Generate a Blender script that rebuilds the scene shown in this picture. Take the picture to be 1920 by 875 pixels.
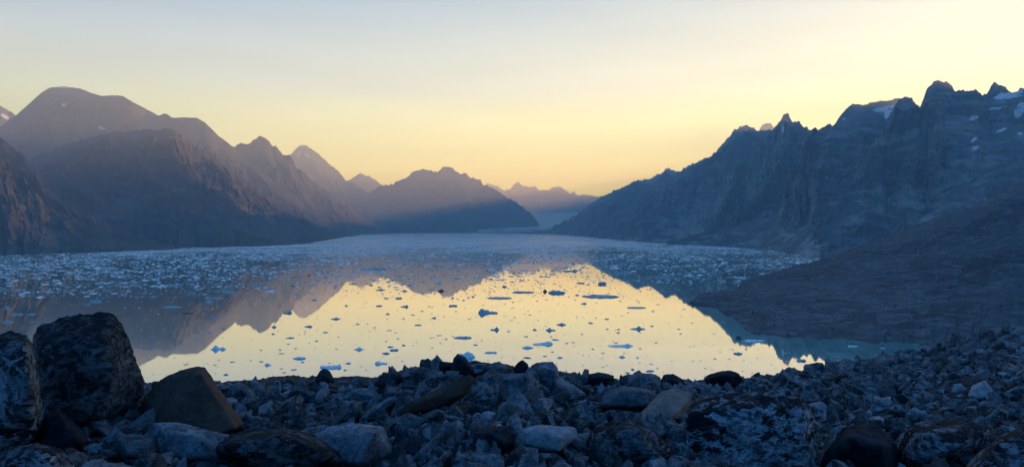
import bpy, bmesh, math, random
import numpy as np
from mathutils import Vector

# ------------------------------------------------------------------ camera, world, sun, exposure
for o in list(bpy.data.objects): bpy.data.objects.remove(o)
scene = bpy.context.scene
col = scene.collection
F = 1251.0            # focal length in photo pixels (1920 wide)
HZ = 425.0            # horizon row
ZC = 100.0            # eye height above the fjord, metres

cam_d = bpy.data.cameras.new('camera'); cam = bpy.data.objects.new('camera', cam_d); col.objects.link(cam)
cam.location = (0, 0, ZC); cam.rotation_euler = (math.radians(90), 0, 0)
cam_d.sensor_width = 36.0; cam_d.lens = 36.0 * F / 1920.0
cam_d.shift_y = -12.5 / 1920.0
cam_d.clip_start = 0.1; cam_d.clip_end = 120000
scene.camera = cam

SUN_AZ, SUN_EL, SUN_STR = math.radians(40), math.radians(7.5), 5.0
sun_dir = Vector((math.sin(SUN_AZ)*math.cos(SUN_EL), math.cos(SUN_AZ)*math.cos(SUN_EL), math.sin(SUN_EL)))
sd = bpy.data.lights.new('sun', 'SUN'); sd.energy = SUN_STR; sd.angle = math.radians(0.6); sd.color = (1.0, 0.64, 0.22)
sun = bpy.data.objects.new('sun', sd); col.objects.link(sun); sun.location = (300, 300, 400)
sun.rotation_euler = (-sun_dir).to_track_quat('-Z', 'Y').to_euler()

world = bpy.data.worlds.new('World'); scene.world = world; world.use_nodes = True
wn, wl = world.node_tree.nodes, world.node_tree.links
wn.clear()
def wnode(t, **k):
    n = wn.new(t)
    for a, b in k.items(): setattr(n, a, b)
    return n
w_out = wnode('ShaderNodeOutputWorld'); w_bg = wnode('ShaderNodeBackground'); w_bg2 = wnode('ShaderNodeBackground')
w_add = wnode('ShaderNodeAddShader')
sky = wnode('ShaderNodeTexSky'); sky.sky_type = 'NISHITA'; sky.sun_disc = False
sky.sun_elevation = SUN_EL; sky.sun_rotation = SUN_AZ; sky.dust_density = 2.0; sky.ozone_density = 2.0
w_bg.inputs['Strength'].default_value = 0.006
wl.new(sky.outputs[0], w_bg.inputs[0])
tc = wnode('ShaderNodeTexCoord'); sep = wnode('ShaderNodeSeparateXYZ'); wl.new(tc.outputs['Generated'], sep.inputs[0])
def ramp(stops):
    r = wnode('ShaderNodeValToRGB'); cr = r.color_ramp; cr.interpolation = 'EASE' if False else 'LINEAR'
    while len(cr.elements) < len(stops): cr.elements.new(0.5)
    for e, (p, c) in zip(cr.elements, stops): e.position = p; e.color = (*c, 1)
    wl.new(sep.outputs['Z'], r.inputs[0]); return r
r_sun = ramp([(0.0, (1.75, 2.10, .02)), (.05, (1.52, 1.85, .05)), (.11, (.93, 1.10, .41)), (.20, (.50, .64, .64)), (.32, (.22, .385, .56)), (.42, (.11, .31, .64)), (1.0, (.010, .17, .50))])
r_far = ramp([(0.0, (.72, .92, .26)), (.11, (.66, .86, .48)), (.20, (.46, .60, .58)), (.31, (.20, .35, .66)), (.42, (.06, .25, .58)), (1.0, (.010, .17, .50))])
r_back = ramp([(0.0, (.035, .17, .44)), (.3, (.030, .22, .58)), (1.0, (.010, .17, .50))])
dot = wnode('ShaderNodeVectorMath', operation='DOT_PRODUCT'); wl.new(tc.outputs['Generated'], dot.inputs[0])
dot.inputs[1].default_value = (math.sin(math.radians(12)), math.cos(math.radians(12)), 0)
mr = wnode('ShaderNodeMapRange'); mr.interpolation_type = 'SMOOTHSTEP'; wl.new(dot.outputs['Value'], mr.inputs[0])
mr.inputs[1].default_value = 0.45; mr.inputs[2].default_value = 1.0
mx = wnode('ShaderNodeMix', data_type='RGBA'); wl.new(mr.outputs[0], mx.inputs[0]); wl.new(r_far.outputs[0], mx.inputs[6]); wl.new(r_sun.outputs[0], mx.inputs[7])
mr2 = wnode('ShaderNodeMapRange'); mr2.interpolation_type = 'SMOOTHSTEP'; wl.new(dot.outputs['Value'], mr2.inputs[0])
mr2.inputs[1].default_value = -0.5; mr2.inputs[2].default_value = 0.25
mx2 = wnode('ShaderNodeMix', data_type='RGBA'); wl.new(mr2.outputs[0], mx2.inputs[0]); wl.new(r_back.outputs[0], mx2.inputs[6]); wl.new(mx.outputs[2], mx2.inputs[7])
cm = wnode('ShaderNodeMapping'); cm.inputs['Scale'].default_value = (2.5, 2.5, 26.0); cm.inputs['Rotation'].default_value = (0.03, 0.05, 0); wl.new(tc.outputs['Generated'], cm.inputs[0])
cn = wnode('ShaderNodeTexNoise'); cn.inputs['Scale'].default_value = 1.3; cn.inputs['Detail'].default_value = 5; wl.new(cm.outputs[0], cn.inputs[0])
cr_ = wnode('ShaderNodeMapRange'); wl.new(cn.outputs['Fac'], cr_.inputs[0]); cr_.inputs[1].default_value = .3; cr_.inputs[2].default_value = .7; cr_.inputs[3].default_value = .955; cr_.inputs[4].default_value = 1.045
cs_ = wnode('ShaderNodeVectorMath', operation='SCALE'); wl.new(mx2.outputs[2], cs_.inputs[0]); wl.new(cr_.outputs[0], cs_.inputs['Scale'])
wl.new(cs_.outputs[0], w_bg2.inputs[0]); w_bg2.inputs['Strength'].default_value = 0.60
wl.new(w_bg.outputs[0], w_add.inputs[0]); wl.new(w_bg2.outputs[0], w_add.inputs[1]); wl.new(w_add.outputs[0], w_out.inputs[0])

vs = scene.view_settings
vs.view_transform = 'Standard'; vs.look = 'None'; vs.gamma = 1; vs.exposure = 1.3; vs.use_curve_mapping = False
scene.render.engine = 'CYCLES'
scene.cycles.max_bounces = 5; scene.cycles.volume_bounces = 0
HAZE = 1.05e-4

# ------------------------------------------------------------------ numpy noise
_rng = np.random.RandomState(7)
_perm = np.concatenate([_rng.permutation(256)]*3)
_g = _rng.normal(size=(256, 3)); _g /= np.linalg.norm(_g, axis=1)[:, None]
def perlin(x, y, z=0.0):
    x, y, z = np.broadcast_arrays(np.asarray(x, float), np.asarray(y, float), np.asarray(z, float))
    xi = np.floor(x).astype(int); yi = np.floor(y).astype(int); zi = np.floor(z).astype(int)
    xf, yf, zf = x-xi, y-yi, z-zi
    u, v, w = [t*t*t*(t*(t*6-15)+10) for t in (xf, yf, zf)]
    xi &= 255; yi &= 255; zi &= 255
    def g(a, b, c):
        h = _perm[_perm[_perm[xi+a]+yi+b]+zi+c]
        gr = _g[h]
        return gr[..., 0]*(xf-a)+gr[..., 1]*(yf-b)+gr[..., 2]*(zf-c)
    def L(a, b, t): return a+(b-a)*t
    return L(L(L(g(0,0,0), g(1,0,0), u), L(g(0,1,0), g(1,1,0), u), v), L(L(g(0,0,1), g(1,0,1), u), L(g(0,1,1), g(1,1,1), u), v), w)*1.5
def fbm(x, y, z=0.0, o=5, gain=0.5):
    s = 0; a = 1; f = 1
    for i in range(o):
        s = s + a*perlin(x*f+i*17.3, y*f-i*9.1, np.asarray(z)*f+i*3.7); a *= gain; f *= 2.03
    return s
def ridged(x, y, z=0.0, o=5, gain=0.5):
    s = 0; a = 1; f = 1; w = 1
    for i in range(o):
        n = 1-np.abs(perlin(x*f+i*11.3, y*f-i*5.1, np.asarray(z)*f+i*3.7)); n = n*n
        s = s + a*n*w; w = np.clip(n*1.6, 0, 1); a *= gain; f *= 2.07
    return s/2.0

# ------------------------------------------------------------------ object helpers
def tag(o, label=None, cat=None, group=None, kind=None):
    if label: o['label'] = label
    if cat: o['category'] = cat
    if group: o['group'] = group
    if kind: o['kind'] = kind
    return o
def mesh_obj(name, verts, faces, mat, smooth=True, attrs=None):
    """faces: (n,k) int array"""
    me = mesh_data(name, verts, faces, mat, smooth, attrs)
    o = bpy.data.objects.new(name, me); col.objects.link(o); return o
def mesh_data(name, verts, faces, mat, smooth=True, attrs=None):
    verts = np.asarray(verts, dtype=np.float32); faces = np.asarray(faces, dtype=np.int32)
    me = bpy.data.meshes.new(name)
    me.vertices.add(len(verts)); me.vertices.foreach_set('co', verts.ravel())
    n, k = faces.shape
    me.loops.add(n*k); me.loops.foreach_set('vertex_index', faces.ravel())
    me.polygons.add(n); me.polygons.foreach_set('loop_start', np.arange(0, n*k, k, dtype=np.int32))
    me.polygons.foreach_set('use_smooth', np.full(n, smooth, dtype=bool))
    me.update(calc_edges=True)
    if attrs:
        for an, av in attrs.items():
            a = me.attributes.new(an, 'FLOAT', 'POINT'); a.data.foreach_set('value', np.asarray(av, dtype=np.float32).ravel())
    if mat: me.materials.append(mat)
    return me
def grid_faces(nu, nv, flip=False):
    i = np.arange(nu-1)[:, None]*nv + np.arange(nv-1)[None, :]
    i = i.ravel(); f = np.stack([i, i+nv, i+nv+1, i+1], 1)
    return f[:, ::-1] if flip else f
def W(px, py, D): return np.stack([D*(px-960)/F, D+0*px, ZC+D*(HZ-py)/F], -1)

class NT:
    def __init__(s, name):
        s.m = bpy.data.materials.new(name); s.m.use_nodes = True
        s.n = s.m.node_tree.nodes; s.l = s.m.node_tree.links; s.b = s.n['Principled BSDF']; s.out = s.n['Material Output']
    def node(s, t, inp=None, **k):
        n = s.n.new(t)
        for a, b in k.items(): setattr(n, a, b)
        if inp:
            for a, b in inp.items():
                if hasattr(b, 'is_output'): s.l.new(b, n.inputs[a])
                else: n.inputs[a].default_value = b
        return n
    def noise(s, vec, scale, detail=5, rough=.55, dist=0.0):
        return s.node('ShaderNodeTexNoise', {'Vector': vec, 'Scale': scale, 'Detail': detail, 'Roughness': rough, 'Distortion': dist}).outputs['Fac']
    def ramp(s, fac, stops):
        r = s.node('ShaderNodeValToRGB'); cr = r.color_ramp
        while len(cr.elements) < len(stops): cr.elements.new(.5)
        for e, (p, c) in zip(cr.elements, stops):
            e.position = p; e.color = (*c, 1) if len(c) == 3 else c
        s.l.new(fac, r.inputs[0]); return r.outputs[0]
    def mr(s, v, a, b, c=0., d=1.):
        return s.node('ShaderNodeMapRange', {0: v, 1: a, 2: b, 3: c, 4: d}).outputs[0]
    def mix(s, f, a, b, mode='MIX'):
        n = s.node('ShaderNodeMix', data_type='RGBA', blend_type=mode)
        for i, v in ((0, f), (6, a), (7, b)):
            if hasattr(v, 'is_output'): s.l.new(v, n.inputs[i])
            else: n.inputs[i].default_value = v if i == 0 else (*v, 1)
        return n.outputs[2]
    def math(s, op, a, b=0.0):
        return s.node('ShaderNodeMath', {0: a, 1: b}, operation=op).outputs[0]
    def bump(s, h, strength, dist):
        return s.node('ShaderNodeBump', {'Height': h, 'Strength': strength, 'Distance': dist}).outputs[0]
    def pos(s): return s.node('ShaderNodeNewGeometry').outputs['Position']
    def set(s, **k):
        for a, b in k.items():
            a = a.replace('_', ' ')
            if hasattr(b, 'is_output'): s.l.new(b, s.b.inputs[a])
            else: s.b.inputs[a].default_value = b
def vmap(t, vec, scale): return t.node('ShaderNodeMapping', {'Vector': vec, 'Scale': scale}).outputs[0]

# ------------------------------------------------------------------ materials of the landscape
def mountain_mat(name, c1, c2, c3, scale=1/900., bump=25.0, snow=True, scr=.0):
    t = NT(name); p = t.pos()
    n1 = t.noise(p, scale, 8, .6, .6); n2 = t.noise(vmap(t, p, (1, 1, 3.0)), scale*6, 6, .62, .8)
    n3 = t.noise(p, scale*40, 6, .65)
    c = t.mix(t.mr(n1, .38, .62), c1, c2)
    c = t.mix(t.mr(n2, .48, .68), c, c3)
    c = t.mix(t.mr(n3, .3, .75), c, (.35, .35, .35), 'MULTIPLY') if False else t.mix(t.math('MULTIPLY', t.mr(n3, .40, .72), .5), c, tuple(x*.35 for x in c1))
    g = t.node('ShaderNodeAttribute', attribute_name='scree').outputs['Fac']
    c = t.mix(t.math('MULTIPLY', t.mr(t.math('ADD', g, t.math('MULTIPLY', t.math('SUBTRACT', n2, .5), 1.2)), .45, .75), scr), c, c3) if scr else c
    if snow:
        a = t.node('ShaderNodeAttribute', attribute_name='snow').outputs['Fac']
        s = t.math('MULTIPLY', t.mr(t.math('ADD', a, t.math('MULTIPLY', t.math('SUBTRACT', n2, .5), 2.6)), .45, .55), t.mr(a, .02, .15))
        c = t.mix(s, c, (.55, .60, .66))
    h = t.math('ADD', n2, t.math('MULTIPLY', n3, .35))
    t.set(Base_Color=c, Roughness=.95, Specular_IOR_Level=.1, Normal=t.bump(h, .7, bump))
    return t.m
M_left = mountain_mat('brown_mountain_rock', (.048, .051, .055), (.072, .070, .067), (.115, .104, .090), 1/900., 30, scr=.6)
M_right = mountain_mat('grey_mountain_rock', (.036, .056, .076), (.090, .115, .135), (.25, .27, .275), 1/800., 30, scr=.85)
M_head = mountain_mat('headland_scree', (.030, .046, .060), (.066, .090, .108), (.13, .165, .185), 1/120., 8.0, scr=.2)
def head_extra():
    t = M_head
head_extra()

# ------------------------------------------------------------------ mountains
def interp(pts, n, lo=None, hi=None):
    pts = np.array(pts, float); x = np.linspace(pts[0, 0], pts[-1, 0], n)
    return [x] + [np.interp(x, pts[:, 0], pts[:, k]) for k in range(1, pts.shape[1])]
def shore_D(py): return ZC*F/(np.asarray(py, float)-HZ)
SNOW = []
def mountain(name, crest, foot, nu, nv, amp, lam, seed, mat, jag=2.0, p=1.15, back=1500., spur=1.0, footz=None, label=None, snow=(), shear=None, smooth=22., decay=9.):
    if shear is None: shear = .7 if mat is M_left else -.9
    cx, cy, cD = interp(crest, nu)
    fx, fD = interp(foot, nu)
    t = np.linspace(0, 1, nu)
    cy = cy - jag*(fbm(cx/14., seed*3.1, 0.3, 4, .6)) - jag*1.0*np.maximum(0, fbm(cx/5.5, seed*1.7, 3.3, 4, .7))
    rj = 1-np.abs(perlin(cx/9., seed*.7+.5, .4)*1.6); rk = 1-np.abs(perlin(cx/4.3+7, seed*.9, 1.4)*1.6)
    cy = cy - jag*(1.9*(rj**3-.35)+.9*(rk**3-.35)*np.clip(rj, .2, 1))
    cD = cD*(1+0.02*fbm(cx/60., seed*2.3, 1.7, 3))
    C = W(cx, cy, cD)
    Fp = np.stack([fD*(fx-960)/F, fD, np.full(nu, -4.0)], -1)
    if footz is not None: Fp[:, 2] = footz
    fn = fbm(fx/22., seed*5.5, .7, 4, .55)
    foff = fn*fD*0.03*np.minimum(1, np.maximum(0, (cD-fD)/500.))
    nb = max(6, nv//5)
    v = np.linspace(0, 1, nv)**1.0
    arc = np.concatenate([[0], np.cumsum(np.linalg.norm(np.diff((C+Fp)/2, axis=0), axis=1))])
    kw = max(3, int(smooth/abs(cx[1]-cx[0])))
    ker = np.hanning(2*kw+1); ker /= ker.sum()
    Cs = np.stack([np.convolve(np.pad(C[:, k], kw, mode='edge'), ker, mode='valid') for k in range(3)], -1)
    Cs[:, 2] = np.where(Cs[:, 2] > C[:, 2], C[:, 2]+(Cs[:, 2]-C[:, 2])*.5, Cs[:, 2])
    V = v[None, :]; dec = np.exp(-V*decay)
    CC = Cs[:, None, :]*(1-dec[..., None]) + C[:, None, :]*dec[..., None]
    P = CC*(1-V[..., None]) + Fp[:, None, :]*V[..., None]
    zb = Fp[:, None, 2]; H = (CC[..., 2]-zb)
    z = zb + H*(1-V)**p
    wx = fbm(P[..., 0]/lam*.7, P[..., 1]/lam*.7, seed, 3)
    Hl = np.maximum((Cs[:, 2]-Fp[:, 2])[:, None], lam)
    n_s = ridged((arc[:, None]-shear*V*Hl)/lam+0.5*wx, V*Hl/lam*0.8+seed, seed*1.3+.3*wx, 7, .58)
    n_i = ridged(P[..., 0]/lam*1.5+.3*wx, P[..., 1]/lam*1.5, z/lam*1.6+seed, 7, .58)
    n_f = fbm(P[..., 0]/lam*7, P[..., 1]/lam*7, z/lam*7, 5, .6)
    tv = np.clip(V*2.6, 0, 1); env = tv*tv*(3-2*tv)*np.clip((1-V)*1.15, 0, 1)**.75
    d = amp*H*env*(spur*(n_s-.58)*1.1+(n_i-.55)*.9+n_f*.16)
    P[..., 2] = z + d
    P[..., 1] += foff[:, None]*V**7
    # horizontal carving towards the water so that the spurs read in plan too
    dirn = (Fp-C); dirn[:, 2] = 0; ln = np.linalg.norm(dirn, axis=1)[:, None]; dirn = dirn/np.maximum(ln, 1)
    carve = amp*H*env*((n_s-.55)*.9+n_f*.10)
    P[..., 0] += dirn[:, 0][:, None]*carve; P[..., 1] += dirn[:, 1][:, None]*carve
    vb = np.linspace(1, 0, nb, endpoint=False)
    Bp = C[:, None, :].repeat(nb, 1)
    dx = -dirn[:, 0][:, None]*back*vb; dy = -dirn[:, 1][:, None]*back*vb
    Bp = np.stack([Bp[..., 0]+dx, Bp[..., 1]+dy, C[:, 2][:, None]-(C[:, 2]+10)[:, None]*vb**0.85], -1)
    Bp[..., 2] += (ridged(Bp[..., 0]/lam, Bp[..., 1]/lam, seed)-.55)*H[:, :1]*.2*np.clip(vb*(1-vb)*4, 0, 1)*0.8
    P = np.concatenate([Bp, P], 1)
    nvt = nv+nb
    verts = P.reshape(-1, 3)
    px = 960+F*verts[:, 0]/verts[:, 1]; py = HZ-F*(verts[:, 2]-ZC)/verts[:, 1]
    sn = np.zeros(len(verts))
    for (sx, sy, sw, sh, ang) in snow:
        a = math.radians(ang); u = (px-sx)*math.cos(a)+(py-sy)*math.sin(a); w = -(px-sx)*math.sin(a)+(py-sy)*math.cos(a)
        sn = np.maximum(sn, 1.0-0.5*((u/sw)**2+(w/sh)**2))
    o = mesh_obj(name, verts, grid_faces(nu, nvt, True), mat, True, {'snow': np.clip(sn, 0, 1), 'scree': np.concatenate([np.full((nu, nb), .2), np.clip(.5+(.62-n_s)*1.3+(.6-n_i)*.8, 0, 1)*np.clip(.35+V, 0, 1)], 1)})
    tag(o, kind='structure', label=label)
    return o

# far range behind the glacier
mountain('mountain', [(840,352,24000),(880,352,24000),(918,345,24000),(930,347,24000),(945,358,24000),(955,356,24000),(963,346,24000),(971,341,24000),(980,347,24000),(990,350,24000),(1002,349,24000),(1012,357,24000),(1024,358,24000),(1036,352,24000),(1047,349,24000),(1060,356,24000),(1070,363,24000),(1076,358,24000),(1084,366,24000),(1100,365,24000),(1125,368,24000),(1170,372,24000),(1240,378,24000)],
    [(840,20500),(1240,20500)], 300, 40, .18, 2500, 3, M_left, jag=1.6, footz=420, back=3000, label='pale jagged far range behind the glacier')
# twin far peaks left of centre
mountain('mountain', [(560,380,17500),(610,360,17500),(640,345,17500),(655,337,17500),(668,328,17500),(680,325,17500),(692,331,17500),(704,338,17500),(718,347,17500),(740,352,17500),(770,372,17500),(820,385,17500)],
    [(560,14000),(820,14000)], 180, 50, .15, 1500, 4, M_left, jag=1.5, footz=100, back=3000, label='small hazy peak left of the central mountain')
mountain('mountain', [(430,372,14000),(490,335,14000),(540,294,14000),(552,281,14000),(562,272,14000),(572,270,14000),(584,279,14000),(598,289,14000),(616,306,14000),(632,320,14000),(648,338,13800),(665,345,13600),(690,362,13500),(716,378,13400),(760,398,13300)],
    [(430,11000),(640,11500),(760,12500)], 220, 80, .14, 1400, 5, M_left, jag=1.4, back=3500, label='hazy pyramid shaped peak', snow=[(575,291,6,2,40),(560,288,5,1.6,-50)])
# central mountain
mountain('mountain', [(560,437,11500),(610,412,12200),(640,398,12500),(660,384,12800),(690,362,13000),(715,349,13000),(735,345,13000),(750,337,13000),(765,331,13000),(778,320,13000),(792,317,13000),(808,319,13000),(820,324,13000),(828,316,13000),(837,310,13000),(850,317,13000),(862,326,13000),(872,325,13000),(885,333,13000),(900,336,13000),(907,347,13000),(925,353,12800),(945,366,12600),(970,382,12300),(990,396,12000),(1003,408,11700),(1012,424,11300)],
    [(600,10400),(760,10400),(920,10350),(960,10300),(1012,10900)], 420, 120, .18, 1500, 6, M_left, jag=1.9, back=4000, label='broad flat topped mountain in the middle of the valley')
# left range
mountain('mountain', [(-420,260,9500),(-120,215,9500),(-40,205,9500),(0,199,9500),(14,206,9500),(30,216,9500),(60,250,9500),(120,300,9500),(300,380,9500)],
    [(-420,7000),(300,7500)], 200, 70, .16, 1300, 7, M_left, jag=1.2, label='distant grey summit at the left edge', snow=[(8,218,10,3,30)])
mountain('mountain', [(330,330,8600),(380,300,8600),(440,274,8600),(455,269,8600),(468,267,8600),(478,261,8600),(489,256,8600),(500,261,8600),(510,272,8600),(527,286,8600),(545,296,8700),(553,309,8700),(575,330,8800),(600,350,8900),(640,378,9200),(680,405,9600),(705,420,9900),(760,437,10400)],
    [(330,7000),(600,7400),(650,7300),(700,8700),(780,10500)], 380, 130, .22, 1100, 8, M_left, jag=2.2, back=2600, label='serrated ridge with a rounded tooth, behind the left shore')
mountain('mountain', [(-420,300,7400),(-150,300,7400),(-60,262,7400),(0,238,7400),(30,216,7400),(60,190,7400),(80,172,7400),(95,164,7400),(120,162,7400),(150,166,7400),(170,174,7400),(190,180,7400),(212,179,7400),(230,180,7400),(250,192,7400),(275,205,7400),(298,217,7400),(306,213,7400),(314,214,7400),(322,221,7400),(345,220,7400),(370,221,7400),(385,230,7400),(395,240,7400),(410,255,7400),(430,270,7400),(455,290,7400),(490,320,7400),(540,360,7400),(600,400,7300),(650,435,7100),(665,441,7000)],
    [(-420,4500),(200,5000),(400,5400),(560,6000),(668,7000)], 640, 240, .2, 1100, 9, M_left, jag=.35, back=2500, label='tall round shouldered mountain on the left',
    snow=[(118,163.5,40,1.6,2),(165,169,14,1.4,14),(118,196,7,2,20),(192,241,11,2,14),(228,250,5,1.3,0)])
mountain('mountain', [(-420,420,5200),(-200,380,5200),(-60,345,5200),(40,306,5200),(120,272,5200),(190,252,5200),(230,247,5200),(270,243,5200),(320,243,5200),(340,252,5200),(356,270,5200),(380,280,5250),(405,292,5300),(430,312,5350),(460,338,5400),(485,352,5500),(510,372,5600),(540,386,5700),(570,400,5900),(600,418,6200),(625,430,6500),(648,441,6850),(655,443.5,6950)],
    [(-420,3000),(200,3050),(330,3150),(400,3250),(480,3400),(540,3600),(575,3900),(600,4500),(625,5300),(657,6970)], 700, 300, .26, 800, 10, M_left, jag=1.6, p=1.1, back=1600, label='dark rocky ridge running down to the left shore')
mountain('mountain', [(-420,130,3500),(-200,190,3400),(-60,240,3300),(0,258,3250),(20,272,3220),(45,292,3200),(62,318,3180),(85,345,3150),(110,366,3130),(140,385,3100),(175,405,3080),(215,425,3060),(255,437,3050),(295,452,3050),(330,463,3060),(345,466,3080)],
    [(-420,2150),(-100,2250),(0,2360),(100,2480),(200,2620),(260,2750),(310,2900),(350,3060)], 480, 220, .22, 480, 11, M_left, jag=2.0, p=1.0, back=700, label='nearest brown slope falling to the water at the left edge')
# right range
mountain('mountain', [(1180,345,11000),(1225,332,11000),(1243,322,11000),(1256,317,11000),(1268,320,11000),(1290,322,11000),(1380,300,11000),(1420,246,11000),(1430,232,11000),(1442,229,11000),(1450,236,11000),(1456,234,11000),(1464,246,11000),(1520,260,11000),(1620,280,11000)],
    [(1180,8500),(1620,8000)], 260, 50, .16, 900, 12, M_right, jag=2.0, label='pale rock teeth peeping over the right ridge')
mountain('mountain', [(1480,300,5200),(1545,250,5200),(1562,238,5200),(1572,222,5200),(1585,205,5200),(1598,195,5200),(1620,197,5200),(1640,191,5200),(1665,189,5200),(1682,184,5200),(1695,190,5200),(1740,205,5200),(1800,210,5200),(1900,215,5200)],
    [(1480,4600),(1900,4300)], 260, 70, .15, 900, 13, M_right, jag=1.0, label='snow capped shoulder behind the right range',
    snow=[(1655,205,22,5,-6),(1668,216,9,12,10),(1583,222,5,2,-50)])
mountain('mountain', [(985,438.6,9250),(1010,436,9300),(1040,424,9300),(1070,408,9300),(1100,388,9200),(1130,368,9000),(1160,354,8800),(1180,345,8600),(1196,338,8500),(1206,344,8400),(1222,345,8300),(1238,331,8200),(1250,322,8000),(1262,330,7900),(1280,318,7700),(1300,307,7500),(1320,297,7300),(1335,293,7200),(1350,275,7100),(1365,258,7000),(1380,243,7000),(1392,234,7500),(1405,236,7171),(1425,246,6665),(1445,244,6159),(1460,232,5779),(1470,216,5526),(1478,213,5320),(1487,230,5080),(1497,225,4813),(1506,238,4573),(1518,243,4253),(1535,242,4033),(1556,234,3800),(1572,238,3788),(1590,236,3775),(1610,215,3761),(1632,207,3746),(1650,214,3733),(1662,226,3724),(1673,210,3717),(1682,190,3710),(1697,179,3700),(1708,184,3695),(1717,196,3691),(1725,202,3687),(1731,186,3684),(1737,170,3682),(1748,157,3677),(1757,151,3673),(1778,154,3664),(1786,163,3660),(1790,172,3658),(1805,170,3652),(1815,172,3647),(1828,168,3641),(1842,180,3635),(1852,174,3631),(1858,160,3628),(1866,153,3625),(1874,160,3621),(1884,164,3617),(1890,172,3614),(1905,172,3607),(1916,164,3602),(1930,165,3596),(2050,170,3543),(2250,150,3455),(2600,160,3300)],
    [(1000,9270),(1020,8600),(1040,8200),(1062,8000),(1090,6800),(1120,5800),(1170,4650),(1230,4000),(1300,3580),(1400,3120),(1440,2850),(1475,2560),(1500,2350),(1535,2080),(1620,1950),(1800,1900),(2100,1900),(2600,1900)], 1300, 330, .30, 800, 14, M_right, jag=1.9, p=1.35, back=1800, spur=1.5, shear=-1.7, label='high jagged range along the right shore',
    snow=[(1890,179,26,6,-4),(1908,172,14,5,-10),(1868,203,17,3,-8),(1826,221,14,4,-16),(1800,228,12,2.4,-10),(1817,259,7,4,-38),(1828,276,7,3,-42),(1823,272,5,2,-10),(1833,270,3,8,20),(1912,208,8,18,20),(1880,243,9,2.6,-20),(1663,376,8,1.6,-8),(1468,240,2,8,10)])
mountain('mountain', [(1440,418,4100),(1475,398,3500),(1510,372,3200),(1550,345,3100),(1600,318,3050),(1650,285,3000),(1700,252,3000),(1740,230,3000),(1770,214,2980),(1810,222,2960),(1850,232,3050),(1880,228,3000),(1920,240,2950),(2050,240,2900),(2300,280,2800)],
    [(1440,3400),(1600,2700),(1800,2300),(2300,2200)], 420, 180, .2, 600, 15, M_right, jag=1.8, p=1.0, back=600, label='steep grey spur of the right range',
    snow=[(1880,243,10,2.4,-20),(1826,262,7,3.5,-38),(1829,277,7,3,-42),(1912,250,5,2,0)])
mountain('mountain', [(1250,452,3900),(1330,432,3750),(1400,418,3600),(1460,405,3300),(1540,388,3050),(1600,384,2900),(1680,376,2800),(1760,360,2700),(1820,338,2600),(1880,310,2550),(1920,300,2500),(2050,290,2400),(2300,290,2300)],
    [(1250,3750),(1310,3540),(1400,3110),(1440,2850),(1475,2540),(1500,2300),(1535,2070),(1620,1950),(1800,1850),(2300,1800)], 560, 160, .2, 420, 16, M_right, jag=1.6, p=.9, back=400, label='low rubble bench at the foot of the right range', snow=[(1663,377,8,1.6,-8)])
# headland
mountain('headland', [(1287,569.5,866),(1305,563,880),(1325,557,900),(1350,553,930),(1375,551,960),(1383,545,1010),(1392,534,1060),(1420,521,1100),(1450,510,1130),(1500,495,1170),(1530,489,1190),(1560,480,1210),(1600,464,1240),(1650,447,1270),(1700,430,1300),(1760,406,1300),(1820,388,1290),(1850,374,1290),(1870,358,1290),(1900,345,1290),(1925,338,1290),(2000,310,1290),(2200,270,1290),(2500,260,1290),(3000,300,1200)],
    [(1285,868),(1300,840),(1330,815),(1344,800),(1348,768),(1360,720),(1385,650),(1400,618),(1412,600),(1450,596),(1500,592),(1580,585),(1650,575),(1760,562),(1850,555),(2000,540),(2500,480),(3000,430)], 900, 320, .15, 260, 17, M_head, jag=1.2, p=.95, back=500, spur=.5, footz=-.8, label='dark brown rubble headland on the right')

# unseen massif added behind the right range to cast shade on the valley foot
mountain('mountain', [(1085,428,12300),(1110,412,12400),(1150,380,12500),(1190,362,12500),(1230,350,12500),(1290,338,12500),(1350,312,12500),(1420,285,12400),(1500,280,12200),(1700,270,11500)],
    [(1085,11000),(1700,9500)], 200, 40, .12, 1500, 23, M_right, jag=1.0, back=3000, label='unseen massif added behind the right range to shade the valley')
mountain('mountain', [(1112,385,22500),(1125,378,21000),(1145,368,19500),(1180,357,18000),(1240,340,16800),(1330,312,16000),(1500,290,15500)],
    [(1112,20500),(1150,17000),(1500,13500)], 160, 40, .1, 1500, 24, M_right, jag=1.0, back=2500, footz=200, label='unseen ridge added behind the right range to shade the glacier')  # hidden ridge, added so its shadow falls on the glacier and its haze
# ------------------------------------------------------------------ glacier
t = NT('glacier_ice'); p = t.pos()
n = t.noise(vmap(t, p, (1/90., 1/500., 1/90.)), 1, 7, .65, .5); n2 = t.noise(p, 1/60., 6, .6)
c = t.ramp(n, [(.3, (.16, .19, .23)), (.5, (.34, .39, .45)), (.7, (.5, .56, .62))])
t.set(Base_Color=c, Roughness=.7, Normal=t.bump(t.math('ADD', n, n2), .8, 20)); M_glac = t.m
nu, nv = 160, 200
uu = np.linspace(0, 1, nu)[:, None]; vv = np.linspace(0, 1, nv)[None, :]
Dg = 10200*(22500/10200.)**vv + 0*uu
pxl = 895+(960-895)*np.clip(vv*2.2, 0, 1); pxr = 1064+(1150-1064)*vv
X = (pxl+(pxr-pxl)*uu - 960)/F*Dg
Zg = 34 + 560*(vv**1.05)*(Dg/22500) + 18*ridged(X/160., Dg/420., 4, 5)*np.clip(1.2-vv, .1, 1) + 30*(1-(2*uu-1)**2)
Dg = Dg + 260*(uu-.4) - 120*fbm(uu*5, .5, 0, 3)
front = np.stack([X[:, :1], Dg[:, :1]-25, 0*X[:, :1]-3], -1)
G = np.concatenate([front, np.stack([X, Dg, Zg], -1)], 1)
tag(mesh_obj('glacier', G.reshape(-1, 3), grid_faces(nu, nv+1, True), M_glac), kind='structure')

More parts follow.
